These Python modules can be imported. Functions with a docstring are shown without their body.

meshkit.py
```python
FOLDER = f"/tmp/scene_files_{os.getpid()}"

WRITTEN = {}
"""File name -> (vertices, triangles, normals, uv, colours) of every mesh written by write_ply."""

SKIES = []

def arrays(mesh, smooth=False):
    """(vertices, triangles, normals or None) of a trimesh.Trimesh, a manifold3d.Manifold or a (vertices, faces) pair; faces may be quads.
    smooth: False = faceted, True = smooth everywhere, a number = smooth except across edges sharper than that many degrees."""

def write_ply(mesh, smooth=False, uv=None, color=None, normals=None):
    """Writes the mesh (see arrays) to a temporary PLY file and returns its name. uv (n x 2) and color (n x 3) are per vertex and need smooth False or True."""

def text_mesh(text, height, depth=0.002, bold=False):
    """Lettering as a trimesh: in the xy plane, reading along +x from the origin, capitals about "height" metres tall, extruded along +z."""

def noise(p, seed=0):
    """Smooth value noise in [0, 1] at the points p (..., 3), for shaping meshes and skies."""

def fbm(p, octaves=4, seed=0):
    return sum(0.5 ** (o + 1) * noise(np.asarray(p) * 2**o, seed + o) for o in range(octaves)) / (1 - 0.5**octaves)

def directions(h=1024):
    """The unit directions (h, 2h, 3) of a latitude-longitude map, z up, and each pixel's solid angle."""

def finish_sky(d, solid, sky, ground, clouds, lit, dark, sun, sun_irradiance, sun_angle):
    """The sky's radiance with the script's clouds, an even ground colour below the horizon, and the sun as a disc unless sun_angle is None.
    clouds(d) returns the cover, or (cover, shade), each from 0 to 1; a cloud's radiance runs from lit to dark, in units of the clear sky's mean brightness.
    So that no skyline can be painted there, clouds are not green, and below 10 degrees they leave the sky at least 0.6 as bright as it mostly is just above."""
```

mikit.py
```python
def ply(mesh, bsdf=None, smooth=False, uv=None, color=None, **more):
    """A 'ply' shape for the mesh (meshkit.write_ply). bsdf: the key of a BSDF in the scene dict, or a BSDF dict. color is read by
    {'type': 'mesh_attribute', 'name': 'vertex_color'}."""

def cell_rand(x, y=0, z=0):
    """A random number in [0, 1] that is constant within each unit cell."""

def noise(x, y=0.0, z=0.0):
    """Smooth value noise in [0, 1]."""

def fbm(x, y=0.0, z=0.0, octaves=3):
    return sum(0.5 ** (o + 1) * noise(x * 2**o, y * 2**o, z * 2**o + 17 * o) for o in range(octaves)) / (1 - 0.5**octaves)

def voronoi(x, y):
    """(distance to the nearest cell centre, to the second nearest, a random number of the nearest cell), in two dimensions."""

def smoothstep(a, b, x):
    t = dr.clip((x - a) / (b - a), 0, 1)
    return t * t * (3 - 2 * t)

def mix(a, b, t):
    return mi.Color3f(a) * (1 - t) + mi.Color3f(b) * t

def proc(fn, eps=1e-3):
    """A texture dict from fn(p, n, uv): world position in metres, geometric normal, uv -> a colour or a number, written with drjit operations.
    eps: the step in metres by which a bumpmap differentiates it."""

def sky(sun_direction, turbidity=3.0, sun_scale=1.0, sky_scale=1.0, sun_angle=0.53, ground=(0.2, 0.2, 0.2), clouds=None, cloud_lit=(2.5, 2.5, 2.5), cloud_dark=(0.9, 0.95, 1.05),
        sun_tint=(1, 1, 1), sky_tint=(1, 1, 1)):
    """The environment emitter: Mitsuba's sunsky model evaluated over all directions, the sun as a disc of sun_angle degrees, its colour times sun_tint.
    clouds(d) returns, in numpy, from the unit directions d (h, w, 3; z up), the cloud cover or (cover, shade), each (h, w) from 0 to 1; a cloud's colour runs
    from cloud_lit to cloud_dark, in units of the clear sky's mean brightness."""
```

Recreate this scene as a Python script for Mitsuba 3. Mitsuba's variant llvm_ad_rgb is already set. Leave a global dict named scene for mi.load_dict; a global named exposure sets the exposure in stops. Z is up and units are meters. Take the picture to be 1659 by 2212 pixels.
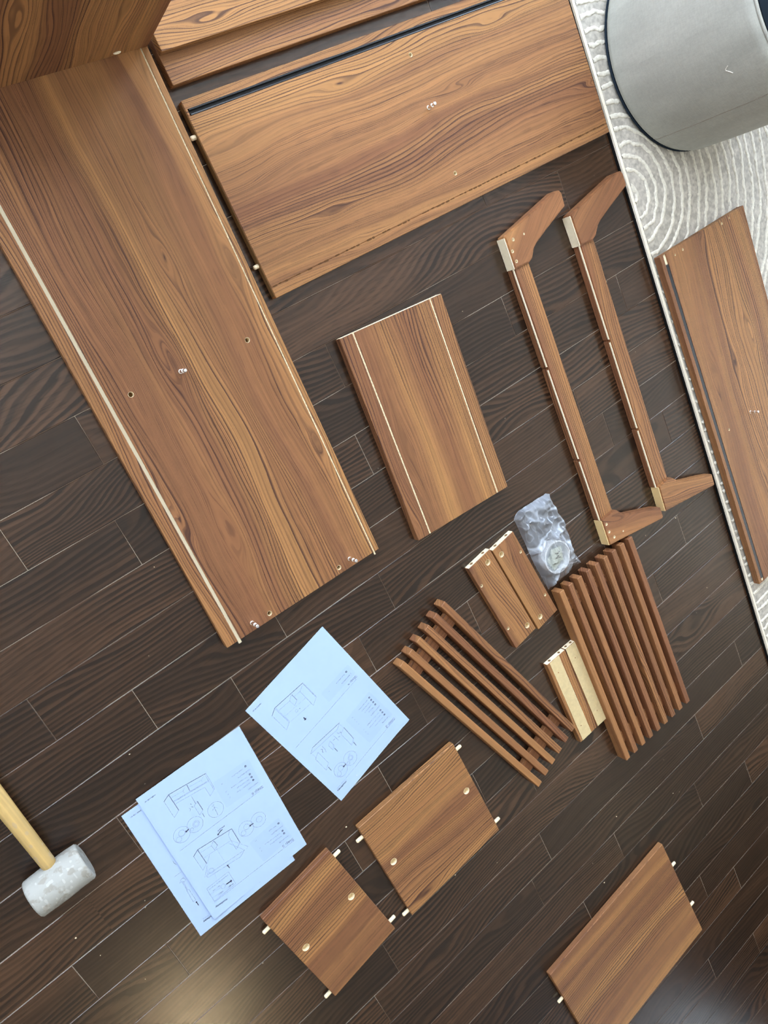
import math, json, random
import numpy as np, trimesh, manifold3d as m3, mitsuba as mi, drjit as dr, mikit, meshkit
from shapely.geometry import Polygon, LineString, Point
from shapely import affinity

# ---------------------------------------------------------------- camera, exposure, lights of the room and one added uplight
# World: z up, metres, origin on the floor below the phone; x runs along the floor planks.
T = mi.ScalarTransform4f
EYE = [0.0, 0.0, 1.30509725]
FWD = [0.382372, -0.326554, -0.864381]
UP = [0.516855, 0.851021, -0.092868]
exposure = 0.08
WIN4 = [9.6, 11.4, 14.2]   # second window beyond the rug
WIN1 = [9.0, 10.1, 11.7]   # wide window beyond the top of the photo
WIN2 = [3.6, 3.8, 4.0]     # window in the east wall
WIN3 = [1.5, 1.8, 2.1]     # glazed door in the dark south wall
LAMP = [24.0, 18.5, 11.0]
ADDED_TORCH = [270.0, 250.0, 210.0]   # added unseen uplight that brightens the ceiling
scene = {
    'type': 'scene',
    'camera': {'type': 'perspective', 'fov': 2 * math.degrees(math.atan(1659 / 2 / 1643.5537)), 'fov_axis': 'x', 'near_clip': 0.01, 'far_clip': 50.0,
               'to_world': T().look_at(origin=EYE, target=[a + b for a, b in zip(EYE, FWD)], up=UP)},
}
labels = {}
rng = random.Random(7)

# ---------------------------------------------------------------- materials
N, FB, SS = mikit.noise, mikit.fbm, mikit.smoothstep
F3 = mi.Color3f

def walnut(light, dark, line, k_line=1.0):
    def fn(p, n, uv):
        u, v = uv.x, uv.y
        w1 = FB(u * 1.5 + 3.0, v * 6.0, 1.3, 3) - 0.5
        w2 = FB(u * 6.0, v * 30.0, 4.0, 2) - 0.5
        vv = v + 0.115 * w1 + 0.007 * w2 + 0.0013 * (N(u * 30.0, v * 130.0, 6.0) - 0.5)
        # knots: the grain flows round them
        cu, cv = dr.floor(u / 0.36), dr.floor(v / 0.095)
        ku = (cu + 0.25 + 0.5 * mikit.cell_rand(cu, cv, 5)) * 0.36
        kv = (cv + 0.25 + 0.5 * mikit.cell_rand(cu, cv, 6)) * 0.095
        on = dr.select(mikit.cell_rand(cu, cv, 7) > 0.55, 1.0, 0.0)
        du, dv = (u - ku) / 0.055, (v - kv) / 0.015
        g = on * dr.exp(-(du * du + dv * dv) * 0.8)
        vv = vv + g * (v - kv) * -1.1 + g * 0.005
        kk = dr.select(mikit.cell_rand(cu, cv, 8) > 0.45, 1.0, 0.15)
        knot = on * kk * dr.exp(-(dr.square((u - ku + (v - kv) * 1.5) / 0.0075) + dr.square((v - kv) / 0.0020)))
        band = 0.65 * N(vv * 27.0 + 9.0, u * 0.6, 2.2) + 0.35 * N(vv * 55.0 + 3.0, u * 1.1, 6.2)
        t = SS(0.25, 0.75, band)
        col = F3(light) * (1 - t) + F3(dark) * t
        red = SS(0.45, 0.75, N(vv * 33.0 + 40.0, u * 0.8, 7.0))
        col = col * (F3(1.0) + red * F3(-0.06, -0.09, -0.07))
        col = col * (0.80 + 0.40 * FB(vv * 260.0, u * 3.0, 5.0, 2))
        f = vv * 150.0 + 2.6 * N(u * 1.7, vv * 30.0, 3.0)
        fr = f - dr.floor(f)
        r = mikit.cell_rand(dr.floor(f), 3, 1)
        seen = 0.12 + 0.88 * SS(0.30, 0.62, N(vv * 16.0 + 70.0, u * 1.1, 9.0))
        ln = SS(0.35, 0.90, fr) * SS(0.35, 0.9, fr) * (1 - SS(0.92, 1.0, fr)) * (0.25 + 0.75 * r) * seen
        f2 = vv * 430.0 + 1.5 * N(u * 2.0, vv * 60.0, 13.0)
        fr2 = f2 - dr.floor(f2)
        ln2 = SS(0.45, 0.95, fr2) * mikit.cell_rand(dr.floor(f2), 4, 1) * (0.3 + 0.7 * SS(0.35, 0.6, N(vv * 28.0 + 30.0, u * 1.6, 19.0)))
        pore = SS(0.62, 0.85, N(u * 28.0, vv * 1100.0, 8.0)) * 0.22
        ln = ln + 0.58 * ln2
        a = dr.clip((ln * 0.95 + pore * (0.5 + 0.5 * t)) * k_line + knot * 0.85, 0, 0.9)
        return col * (1 - a) + F3(line) * a
    return fn

def oak_floor(p, n, uv):
    u, v = uv.x, uv.y
    kind = mikit.cell_rand(dr.floor(u / 40.0), dr.floor(v / 4.0), 9)
    big = FB(u * 1.7, v * 5.0, 1.0, 3) - 0.5
    vv = v + (0.06 + 0.26 * kind) * big + 0.004 * (N(u * 12.0, v * 60.0, 2.0) - 0.5)
    f = vv * (120.0 - 50.0 * kind)
    fr = f - dr.floor(f)
    r = mikit.cell_rand(dr.floor(f), 11, 2)
    brush = N(u * 45.0, vv * 620.0, 4.0)
    ln = SS(0.20, 0.62, fr + 0.22 * (brush - 0.5)) * (1 - SS(0.86, 1.0, fr)) * (0.50 + 0.50 * r)
    plank = mikit.cell_rand(dr.floor(u / 40.0), dr.floor(v / 4.0), 3)
    br = F3(0.056, 0.027, 0.0135) * (0.55 + 0.75 * plank)
    br = br * (0.70 + 0.60 * FB(vv * 60.0, u * 2.0, 6.0, 3))
    br = br * (0.75 + 0.5 * FB(u * 3.0, v * 14.0, 16.0, 2))
    dk = F3(0.012, 0.0065, 0.0042)
    fade = 0.40 + 0.60 * SS(0.30, 0.55, N(u * 2.0, vv * 9.0, 12.0))
    a = dr.clip(ln * 1.1 * fade + 0.25 * SS(0.58, 0.8, N(u * 40.0, v * 700.0, 3.0)), 0, 0.95)
    return br * (1 - a) + dk * a

def dust_glint_gap(p, n, uv):
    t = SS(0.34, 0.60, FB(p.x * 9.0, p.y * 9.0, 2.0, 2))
    return F3(0.10, 0.07, 0.05) * (1 - t) + F3(0.27, 0.225, 0.18) * t  # pale tone is dust plus the bevel glint put into the colour

def chipboard(p, n, uv):
    t = N(p.x * 420.0, p.y * 420.0, p.z * 420.0)
    return F3(0.80, 0.68, 0.46) * (0.72 + 0.42 * t)

def mdf(p, n, uv):
    t = FB(p.x * 160.0, p.y * 160.0, p.z * 160.0, 3)
    return F3(0.62, 0.50, 0.28) * (0.86 + 0.26 * t)

def raw_end(p, n, uv):
    return F3(0.86, 0.76, 0.55) * (0.90 + 0.14 * N(p.x * 500.0, p.y * 500.0, p.z * 500.0))

def rug_base(p, n, uv):
    t = FB(p.x * 140.0, p.y * 140.0, 1.0, 3)
    s = FB(p.x * 9.0, p.y * 9.0, 5.0, 2)
    return (F3(0.38, 0.36, 0.31) * (1 - s) + F3(0.49, 0.46, 0.41) * s) * (0.62 + 0.7 * t)

def rug_ridge(p, n, uv):
    t = FB(p.x * 260.0, p.y * 260.0, p.z * 260.0, 2)
    return F3(0.73, 0.70, 0.61) * (0.70 + 0.42 * t)

def linen(p, n, uv):
    a = dr.atan2(p.y - 0.06, p.x - 1.742) * 0.2275
    t = N(a * 900.0, p.z * 180.0, 2.0) * 0.5 + N(a * 160.0, p.z * 900.0, 5.0) * 0.5
    s = FB(a * 26.0, p.z * 9.0, 3.0, 3)
    return F3(0.45, 0.46, 0.42) * (0.86 + 0.16 * t) * (0.88 + 0.24 * s)

def handle_wood(p, n, uv):
    u, v = p.y, p.x
    vv = v + 0.012 * (FB(u * 6.0, v * 20.0, 2.0, 3) - 0.5)
    t = N(vv * 420.0, u * 8.0, 1.0)
    spot = SS(0.74, 0.80, N(p.x * 150.0, p.y * 90.0, 7.0))
    c = F3(0.72, 0.50, 0.19) * (0.82 + 0.30 * t)
    return c * (1 - 0.30 * spot) + F3(0.55, 0.45, 0.36) * (0.30 * spot)

def rubber(p, n, uv):
    t = FB(p.x * 75.0, p.y * 75.0, p.z * 75.0, 4)
    s = SS(0.52, 0.66, t)
    scr = SS(0.70, 0.80, N(p.x * 230.0, p.y * 120.0, p.z * 200.0))
    return F3(0.64, 0.66, 0.62) * (1 - 0.35 * s) + F3(0.22, 0.17, 0.10) * s * 0.45 + F3(0.12) * scr

def crease_glint(p, n, uv):
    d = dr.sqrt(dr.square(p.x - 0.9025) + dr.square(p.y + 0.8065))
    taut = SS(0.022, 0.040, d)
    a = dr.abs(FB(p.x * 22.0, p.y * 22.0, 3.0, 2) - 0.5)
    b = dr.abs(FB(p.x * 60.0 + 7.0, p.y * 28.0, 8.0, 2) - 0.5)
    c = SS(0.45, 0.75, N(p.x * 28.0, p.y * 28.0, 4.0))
    return dr.clip(0.10 + taut * (0.10 + 0.20 * c + 0.42 * (1 - SS(0.0, 0.06, a)) + 0.10 * (1 - SS(0.0, 0.05, b))), 0, 0.8)  # white glints on the folds and film haze are put into the blend

def rp(fn_or_rgb, alpha=0.3, ior=1.5):
    c = {'type': 'rgb', 'value': list(fn_or_rgb)} if isinstance(fn_or_rgb, (list, tuple)) else mikit.proc(fn_or_rgb)
    return {'type': 'twosided', 'b': {'type': 'roughplastic', 'distribution': 'ggx', 'alpha': alpha, 'int_ior': ior, 'nonlinear': False, 'diffuse_reflectance': c}}

def df(fn_or_rgb):
    c = {'type': 'rgb', 'value': list(fn_or_rgb)} if isinstance(fn_or_rgb, (list, tuple)) else mikit.proc(fn_or_rgb)
    return {'type': 'twosided', 'b': {'type': 'diffuse', 'reflectance': c}}

MATS = {
    'walnut': rp(walnut((0.53, 0.262, 0.096), (0.310, 0.136, 0.061), (0.066, 0.026, 0.020), 1.12), 0.28, 1.37),
    'walnut_solid': rp(walnut((0.55, 0.260, 0.098), (0.36, 0.152, 0.068), (0.075, 0.030, 0.021), 0.85), 0.35, 1.4),
    'oak': rp(oak_floor, 0.055, 1.55),
    'gap': df(dust_glint_gap), 'chipboard': df(chipboard), 'mdf': df(mdf), 'raw_end': df(raw_end), 'raw_groove': df([0.60, 0.53, 0.38]), 'wall_white': df([0.74, 0.72, 0.68]), 'raw_end_warm_lit': df([0.74, 0.55, 0.27]),
    'dowel_wood': df([0.86, 0.74, 0.52]), 'raw_and_hole_shade': df([0.20, 0.12, 0.055]),
    'black_plastic': rp([0.010, 0.012, 0.016], 0.12), 'chip_dark': df([0.12, 0.06, 0.028]),
    'chrome': {'type': 'twosided', 'b': {'type': 'roughconductor', 'material': 'Cr', 'alpha': 0.12}},
    'zinc': {'type': 'twosided', 'b': {'type': 'roughconductor', 'material': 'Al', 'alpha': 0.18}},
    'paper': df([0.40, 0.545, 0.80]), 'print_panel': df([0.375, 0.515, 0.76]), 'ink_light': df([0.15, 0.19, 0.29]), 'ink': df([0.11, 0.13, 0.20]), 'ink_dark': df([0.03, 0.03, 0.06]),
    'rug_base': df(rug_base), 'rug_ridge': df(rug_ridge), 'rug_binding': df([0.82, 0.77, 0.64]), 'rug_backing_shade': df([0.012, 0.012, 0.012]),
    'linen': df(linen), 'seam': df([0.30, 0.28, 0.24]), 'navy': df([0.018, 0.026, 0.036]), 'thread': df([0.85, 0.83, 0.78]),
    'handle_wood': rp(handle_wood, 0.25), 'rubber': rp(rubber, 0.4),
    'white_plastic': rp([0.88, 0.91, 0.94], 0.2), 'felt_pad': df([0.42, 0.45, 0.38]), 'felt_hole': df([0.10, 0.09, 0.075]),
    'clear_bag': {'type': 'blendbsdf', 'weight': mikit.proc(crease_glint), 'a': {'type': 'thindielectric', 'int_ior': 1.5},
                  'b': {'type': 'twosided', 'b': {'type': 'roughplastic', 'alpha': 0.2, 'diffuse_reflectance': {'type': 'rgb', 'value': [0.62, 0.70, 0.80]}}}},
    'wall_paint': df([0.34, 0.31, 0.27]), 'wall_dark': df([0.035, 0.028, 0.022]), 'ceiling_paint': df([0.88, 0.83, 0.73]), 'white_trim': rp([0.8, 0.8, 0.78], 0.3),
}
for k_, v_ in MATS.items():
    scene['mat_' + k_] = v_

# ---------------------------------------------------------------- helpers
used = {}
def key_for(name):
    n = used.get(name, 0)
    used[name] = n + 1
    return name if n == 0 else '%s_%03d' % (name, n)

def thing(name, label, cat, group=None, kind=None):
    k = key_for(name)
    labels[k] = {'label': label, 'category': cat}
    if group: labels[k]['group'] = group
    if kind: labels[k]['kind'] = kind
    return k

def tm(x):
    if isinstance(x, trimesh.Trimesh): return x
    m = x.to_mesh()
    return trimesh.Trimesh(np.asarray(m.vert_properties)[:, :3], np.asarray(m.tri_verts), process=False)

def put(name, mesh, mat, parent=None, grain=None, smooth=False, label=None, kind=None, off=None):
    """One entry of the scene. grain: the angle in the floor plane along which the wood runs; uv are metres along and across it."""
    k = key_for((parent + '__' if parent else '') + name)
    if isinstance(mesh, (list, tuple)): mesh = trimesh.util.concatenate([tm(q) for q in mesh])
    mesh = tm(mesh)
    uv = None
    if grain is not None:
        v = np.asarray(mesh.vertices)
        c, s = math.cos(grain), math.sin(grain)
        o = off or (rng.uniform(0, 20), rng.uniform(0, 20))
        uv = np.stack([v[:, 0] * c + v[:, 1] * s + o[0], -v[:, 0] * s + v[:, 1] * c + v[:, 2] + o[1]], 1)
    scene[k] = mikit.ply(mesh, 'mat_' + mat, smooth=smooth, uv=uv)
    if label: labels.setdefault(k, {})['label'] = label
    if kind: labels.setdefault(k, {})['kind'] = kind
    return k

def struct(name, mesh, mat, label=None, parent=None, **kw):
    k = put(name, mesh, mat, parent, **kw)
    if parent is None: labels[k] = {'kind': 'structure', **({'label': label} if label else {})}
    return k

def box(x0, x1, y0, y1, z0, z1):
    return m3.Manifold.cube([x1 - x0, y1 - y0, z1 - z0]).translate([x0, y0, z0])

def cbox(L, W, z0, z1, c=0.0008):
    """A box about the origin with chamfered edges."""
    a = box(-L / 2 + c, L / 2 - c, -W / 2 + c, W / 2 - c, z0, z1)
    b = box(-L / 2, L / 2, -W / 2 + c, W / 2 - c, z0 + c, z1 - c)
    d = box(-L / 2 + c, L / 2 - c, -W / 2, W / 2, z0 + c, z1 - c)
    return m3.Manifold.batch_hull([a, b, d])

def cyl(x, y, z0, z1, r, r2=None, seg=20):
    return m3.Manifold.cylinder(z1 - z0, r, r if r2 is None else r2, seg).translate([x, y, z0])

def deg(a): return math.degrees(a)

def lathe(profile, seg=32):
    """Manifold turned about z from (radius, height) points given bottom to top."""
    return m3.CrossSection([[(0, profile[0][1])] + [tuple(p) for p in profile] + [(0, profile[-1][1])]]).revolve(seg)

def tube(pts, r, seg=8):
    """A tube along 3-D points, as a hull chain."""
    out = []
    for a, b in zip(pts[:-1], pts[1:]):
        out.append(m3.Manifold.hull(m3.Manifold.sphere(r, seg).translate(list(a)) + m3.Manifold.sphere(r, seg).translate(list(b))))
    return m3.Manifold.batch_boolean(out, m3.OpType.Add)

def extrude(pts, z0, z1, ch=0.0012, rnd=0.004):
    """Polygon in the floor plane, corners rounded, extruded with chamfered top and bottom edges."""
    p = Polygon(pts).buffer(0)
    p = p.buffer(-rnd).buffer(2 * rnd).buffer(-rnd)
    def cs(q): return m3.CrossSection([list(map(tuple, np.asarray(q.exterior.coords)[:-1]))], m3.FillRule.EvenOdd)
    q = p.buffer(-ch)
    mid = cs(p).extrude(z1 - z0 - 2 * ch).translate([0, 0, z0 + ch])
    parts = [mid]
    for i in range(3):
        f = (i + 0.5) / 3
        ring = cs(p.buffer(-ch * f * f))
        h = ch * (1 - f) + ch * 0.34
        parts.append(ring.extrude(z1 - z0 - 2 * ch + 2 * (ch * (f + 0.5 / 3) )).translate([0, 0, z0 + ch - ch * (f + 0.5 / 3)]))
    return m3.Manifold.batch_boolean(parts, m3.OpType.Add)

class Frame:
    """A local frame on the floor: origin, and the angle of its x axis."""
    def __init__(s, cx, cy, a): s.c, s.a = (cx, cy), a
    def put(s, m): return m.rotate([0, 0, deg(s.a)]).translate([s.c[0], s.c[1], 0])
    def loc(s, x, y):
        dx, dy = x - s.c[0], y - s.c[1]
        c, n = math.cos(s.a), math.sin(s.a)
        return dx * c + dy * n, -dx * n + dy * c
    def pt(s, l, w):
        c, n = math.cos(s.a), math.sin(s.a)
        return s.c[0] + l * c - w * n, s.c[1] + l * n + w * c

def hole(fr, l, w, z1, r, d, mat, t):
    ring = cyl(l, w, z1 - d - 0.0005, z1 - 0.0003, r + 0.0006) - cyl(l, w, z1 - d - 0.01, z1 + 0.01, r)
    k = put('drilled_hole', fr.put(ring), mat, t)
    put('bottom', fr.put(cyl(l, w, z1 - d - 0.0005, z1 - d + 0.0002, r)), 'raw_and_hole_shade' if r < 0.006 else mat, k)  # small holes have their inner shade put into a dark bottom colour

def board(t, part, cx, cy, a, L, W, z0, z1, mat='walnut', holes=(), grooves=(), dowels=(), ch=0.0008, hole_mat='chipboard', grain=None):
    """A furniture board: holes (world x, y, radius, depth), grooves (local w, half width, depth, l0, l1, material), dowels (local l, w, out)."""
    fr = Frame(cx, cy, a)
    m = cbox(L, W, z0, z1, ch)
    for (x, y, r, d) in holes:
        l, w = fr.loc(x, y)
        m = m - cyl(l, w, z1 - d, z1 + 0.01, r + 0.0006)
    for (w, hw, d, l0, l1, gm) in grooves:
        m = m - box(l0, l1, w - hw, w + hw, z1 - d, z1 + 0.01)
    k = put(part, fr.put(m), mat, t, grain=a if grain is None else grain)
    for (x, y, r, d) in holes:
        l, w = fr.loc(x, y)
        hole(fr, l, w, z1, r, d, hole_mat, t)
    for (w, hw, d, l0, l1, gm) in grooves:
        put('groove', fr.put(box(l0, l1, w - hw, w + hw, z1 - d - 0.0004, z1 - d + 0.0002)), gm, t)
    zc = (z0 + z1) / 2
    for (l, w, sx, sy) in dowels:  # a dowel sticking out along (sx, sy) local from (l, w) on the edge
        R, O = 0.0040, 0.016
        pr = [(R * 0.7, -0.012), (R, -0.011), (R, O - 0.0015), (R * 0.62, O)]
        d = lathe(pr, 14).rotate([0, 90, 0]).rotate([0, 0, deg(math.atan2(sy, sx))]).translate([l, w, zc])
        put('dowel', fr.put(d), 'dowel_wood', t, smooth=40)
    return fr

def cam_bolt(t, x, y, z, h=0.026):
    pr = [(0.0040, 0), (0.0040, 0.0012), (0.0030, 0.0014), (0.0030, h * 0.42), (0.0036, h * 0.44), (0.0036, h * 0.55), (0.0019, h * 0.58), (0.0019, h * 0.80), (0.0034, h * 0.83), (0.0034, h * 0.96), (0.0024, h)]
    put('cam_bolt', lathe(pr, 16).translate([x, y, z]), 'zinc', t, smooth=35)

# ---------------------------------------------------------------- the room
RX0, RX1, RY0, RY1, RZ = -2.4, 4.6, -5.0, 1.75, 2.5
struct('floor', [box(RX0, RX1, RY0, RY1, -0.03, -0.0009)], 'gap', 'dark stained oak plank floor with pale joints of dust and painted glint')
struct('wall_north', box(RX0, RX1, RY1, RY1 + 0.1, -0.03, RZ), 'wall_paint', 'painted room wall with the wide window')
struct('wall_south', box(RX0, RX1, RY0 - 0.1, RY0, -0.03, RZ), 'wall_dark', 'dark room wall')
struct('wall_east', box(RX1, RX1 + 0.1, RY0, RY1, -0.03, RZ), 'wall_paint', 'painted room wall beyond the rug')
struct('wall_west', box(RX0 - 0.1, RX0, RY0, RY1, -0.03, RZ), 'wall_white', 'painted room wall behind the mallet')
struct('ceiling', box(RX0, RX1, RY0, RY1, RZ, RZ + 0.1), 'ceiling_paint', 'off-white ceiling')

def window(name, axis, at, a0, a1, z0, z1, rad, sign):
    """A daylit window on a wall: frame with a mullion and a sky-bright pane."""
    def b(p0, p1, q0, q1, d0, d1):
        lo, hi = sorted((at + sign * d0, at + sign * d1))
        return box(p0, p1, lo, hi, q0, q1) if axis == 'y' else box(lo, hi, p0, p1, q0, q1)
    am = (a0 + a1) / 2
    fr = [b(a0 - .06, a1 + .06, z0 - .06, z0, 0, .05), b(a0 - .06, a1 + .06, z1, z1 + .06, 0, .05), b(a0 - .06, a0, z0, z1, 0, .05), b(a1, a1 + .06, z0, z1, 0, .05), b(am - .02, am + .02, z0, z1, 0, .04)]
    k = key_for(name)
    labels[k] = {'kind': 'structure', 'label': 'daylit window in the room wall'}
    put('window_frame', fr, 'white_trim', k)
    for s0, s1 in ((a0, am - .02), (am + .02, a1)):
        kk = put('pane', b(s0, s1, z0, z1, 0.005, 0.012), 'white_trim', k)
        scene[kk]['emitter'] = {'type': 'area', 'radiance': {'type': 'rgb', 'value': rad}}

window('window_1', 'y', RY1, -1.3, 1.5, 0.85, 2.25, WIN1, -1)
window('window_2', 'x', RX1, -3.8, -1.2, 0.5, 2.1, WIN2, -1)
window('window_3', 'y', RY0, 0.45, 1.72, 0.35, 1.6, WIN3, 1)
window('window_4', 'y', RY1, 2.4, 4.3, 0.9, 2.4, WIN4, -1)
t = thing('ceiling_lamp', 'warm white dome lamp on the ceiling', 'lamp')
put('base', cyl(-0.64, -3.27, RZ - 0.03, RZ, 0.22, seg=40), 'white_trim', t)
k = put('lamp_shade', lathe([(0.02, -0.10), (0.11, -0.085), (0.19, -0.05), (0.21, 0)], 40).translate([-0.64, -3.27, RZ - 0.03]), 'white_plastic', t, smooth=40)
scene[k]['emitter'] = {'type': 'area', 'radiance': {'type': 'rgb', 'value': LAMP}}

t = thing('added_uplight', 'added unseen torchiere brightening the ceiling in the far corner', 'lamp')  # added uplight, brightens the ceiling that the floor mirrors
FX, FY = 3.3, -3.9
put('base', cyl(FX, FY, 0.0, 0.02, 0.13, seg=40), 'navy', t)
put('pole', cyl(FX, FY, 0.02, 0.86, 0.012, seg=20), 'navy', t)
put('bowl', (lathe([(0.02, 0.0), (0.10, 0.03), (0.17, 0.09)], 40) - lathe([(0.015, 0.012), (0.095, 0.040), (0.168, 0.10)], 40)).translate([FX, FY, 0.85]), 'white_trim', t)
k = put('bulb', cyl(FX, FY, 0.89, 0.896, 0.10, seg=32), 'white_plastic', t)
scene[k]['emitter'] = {'type': 'area', 'radiance': {'type': 'rgb', 'value': ADDED_TORCH}}

# floor planks: each one a piece of the floor, 88 mm wide, with the joints where they lie
PITCH, ROW0 = 0.0883066, -0.0629810
JOINTS = {0: [0.165, 1.297], 1: [-0.019, 0.618], 4: [-0.127], 5: [0.01, 0.286], 6: [0.16, 0.507], 7: [-0.123, 0.41], 8: [0.662], 9: [-0.31], 10: [-0.178, 0.317], 13: [0.619], 14: [0.14],
          16: [0.507], 17: [0.764], 18: [0.605, 1.058], 19: [1.254], 21: [0.962], 22: [1.084], 24: [0.883], 25: [1.065]}
PX0, PX1 = -1.0, 1.75
for row in range(-8, 35):
    js = sorted(JOINTS.get(row, [rng.uniform(PX0 + 0.2, PX1 - 0.2) if row < 0 or row > 25 else rng.choice([-0.75, 1.15, 1.4]) + rng.uniform(-0.1, 0.1)]))
    while js[0] - PX0 > 1.1: js.insert(0, js[0] - rng.uniform(0.5, 1.0))
    while PX1 - js[-1] > 1.1: js.append(js[-1] + rng.uniform(0.5, 1.0))
    xs = [PX0] + [j for j in js if PX0 + 0.08 < j < PX1 - 0.08] + [PX1]
    y1 = ROW0 - PITCH * row
    for x0, x1 in zip(xs[:-1], xs[1:]):
        dz = rng.uniform(-0.0002, 0.0)
        m = cbox(x1 - x0 - 0.0011, PITCH - 0.0012, -0.012, dz, 0.0007).translate([(x0 + x1) / 2, y1 - PITCH / 2, 0])
        put('plank', m, 'oak', 'floor', grain=0.0, off=(40.0 * rng.randint(0, 9) + rng.uniform(0, 20), 4.0 * rng.randint(0, 40) + rng.uniform(0.5, 3)))
# the floor goes on to the walls
far = [box(RX0, PX0, RY0, RY1, -0.012, -0.0002), box(PX1, RX1, RY0, RY1, -0.012, -0.0002), box(PX0, PX1, RY0, ROW0 - PITCH * 35, -0.012, -0.0002), box(PX0, PX1, ROW0 + PITCH * 8, RY1, -0.012, -0.0002)]
put('far_planks', far, 'oak', 'floor', grain=0.0, kind='stuff')

# ---------------------------------------------------------------- rug
t = thing('rug', 'beige and cream rug with a raised pattern of concentric arcs beside the dark floor', 'rug')
RT = 0.0105
def rug_x(y): return 1.4706 + 0.0098 * (y + 0.5)
ry0, ry1, rx1 = -2.1, 1.5, 2.75
R_ = [(rug_x(ry0), ry0), (rx1, ry0), (rx1, ry1), (rug_x(ry1), ry1)]
def prism(p, z0, z1): return m3.CrossSection([[tuple(q) for q in p]], m3.FillRule.EvenOdd).extrude(z1 - z0).translate([0, 0, z0])
put('backing', prism([(rug_x(ry0) - .0035, ry0 - .003), (rx1 + .003, ry0 - .003), (rx1 + .003, ry1 + .003), (rug_x(ry1) - .0035, ry1 + .003)], 0.0003, 0.0055), 'rug_backing_shade', t, label='black backing, its rim put in as edge shadow')  # black rim juts out to stand for the dark edge and its shadow
put('field', prism(R_, 0.0055, RT), 'rug_base', t)
bw = 0.0075
bind = [m3.Manifold.batch_hull([box(-.5 * bw, .5 * bw, ry0, ry1, 0.005, RT), box(-.3 * bw, .3 * bw, ry0, ry1, RT, RT + 0.0018)])]
sh = math.atan(0.0098)
bm = tm(bind[0]); v = np.array(bm.vertices); v[:, 0] += np.array([rug_x(y) for y in v[:, 1]]) + 0.5 * bw - 0.0005; bm = trimesh.Trimesh(v, bm.faces, process=False)
put('edge_binding', bm, 'rug_binding', t, label='pale edge binding')
clip = Polygon([(rug_x(ry0) + bw, ry0 + 0.01), (2.5, ry0 + 0.01), (2.5, 0.75), (rug_x(0.75) + bw, 0.75)])
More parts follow.
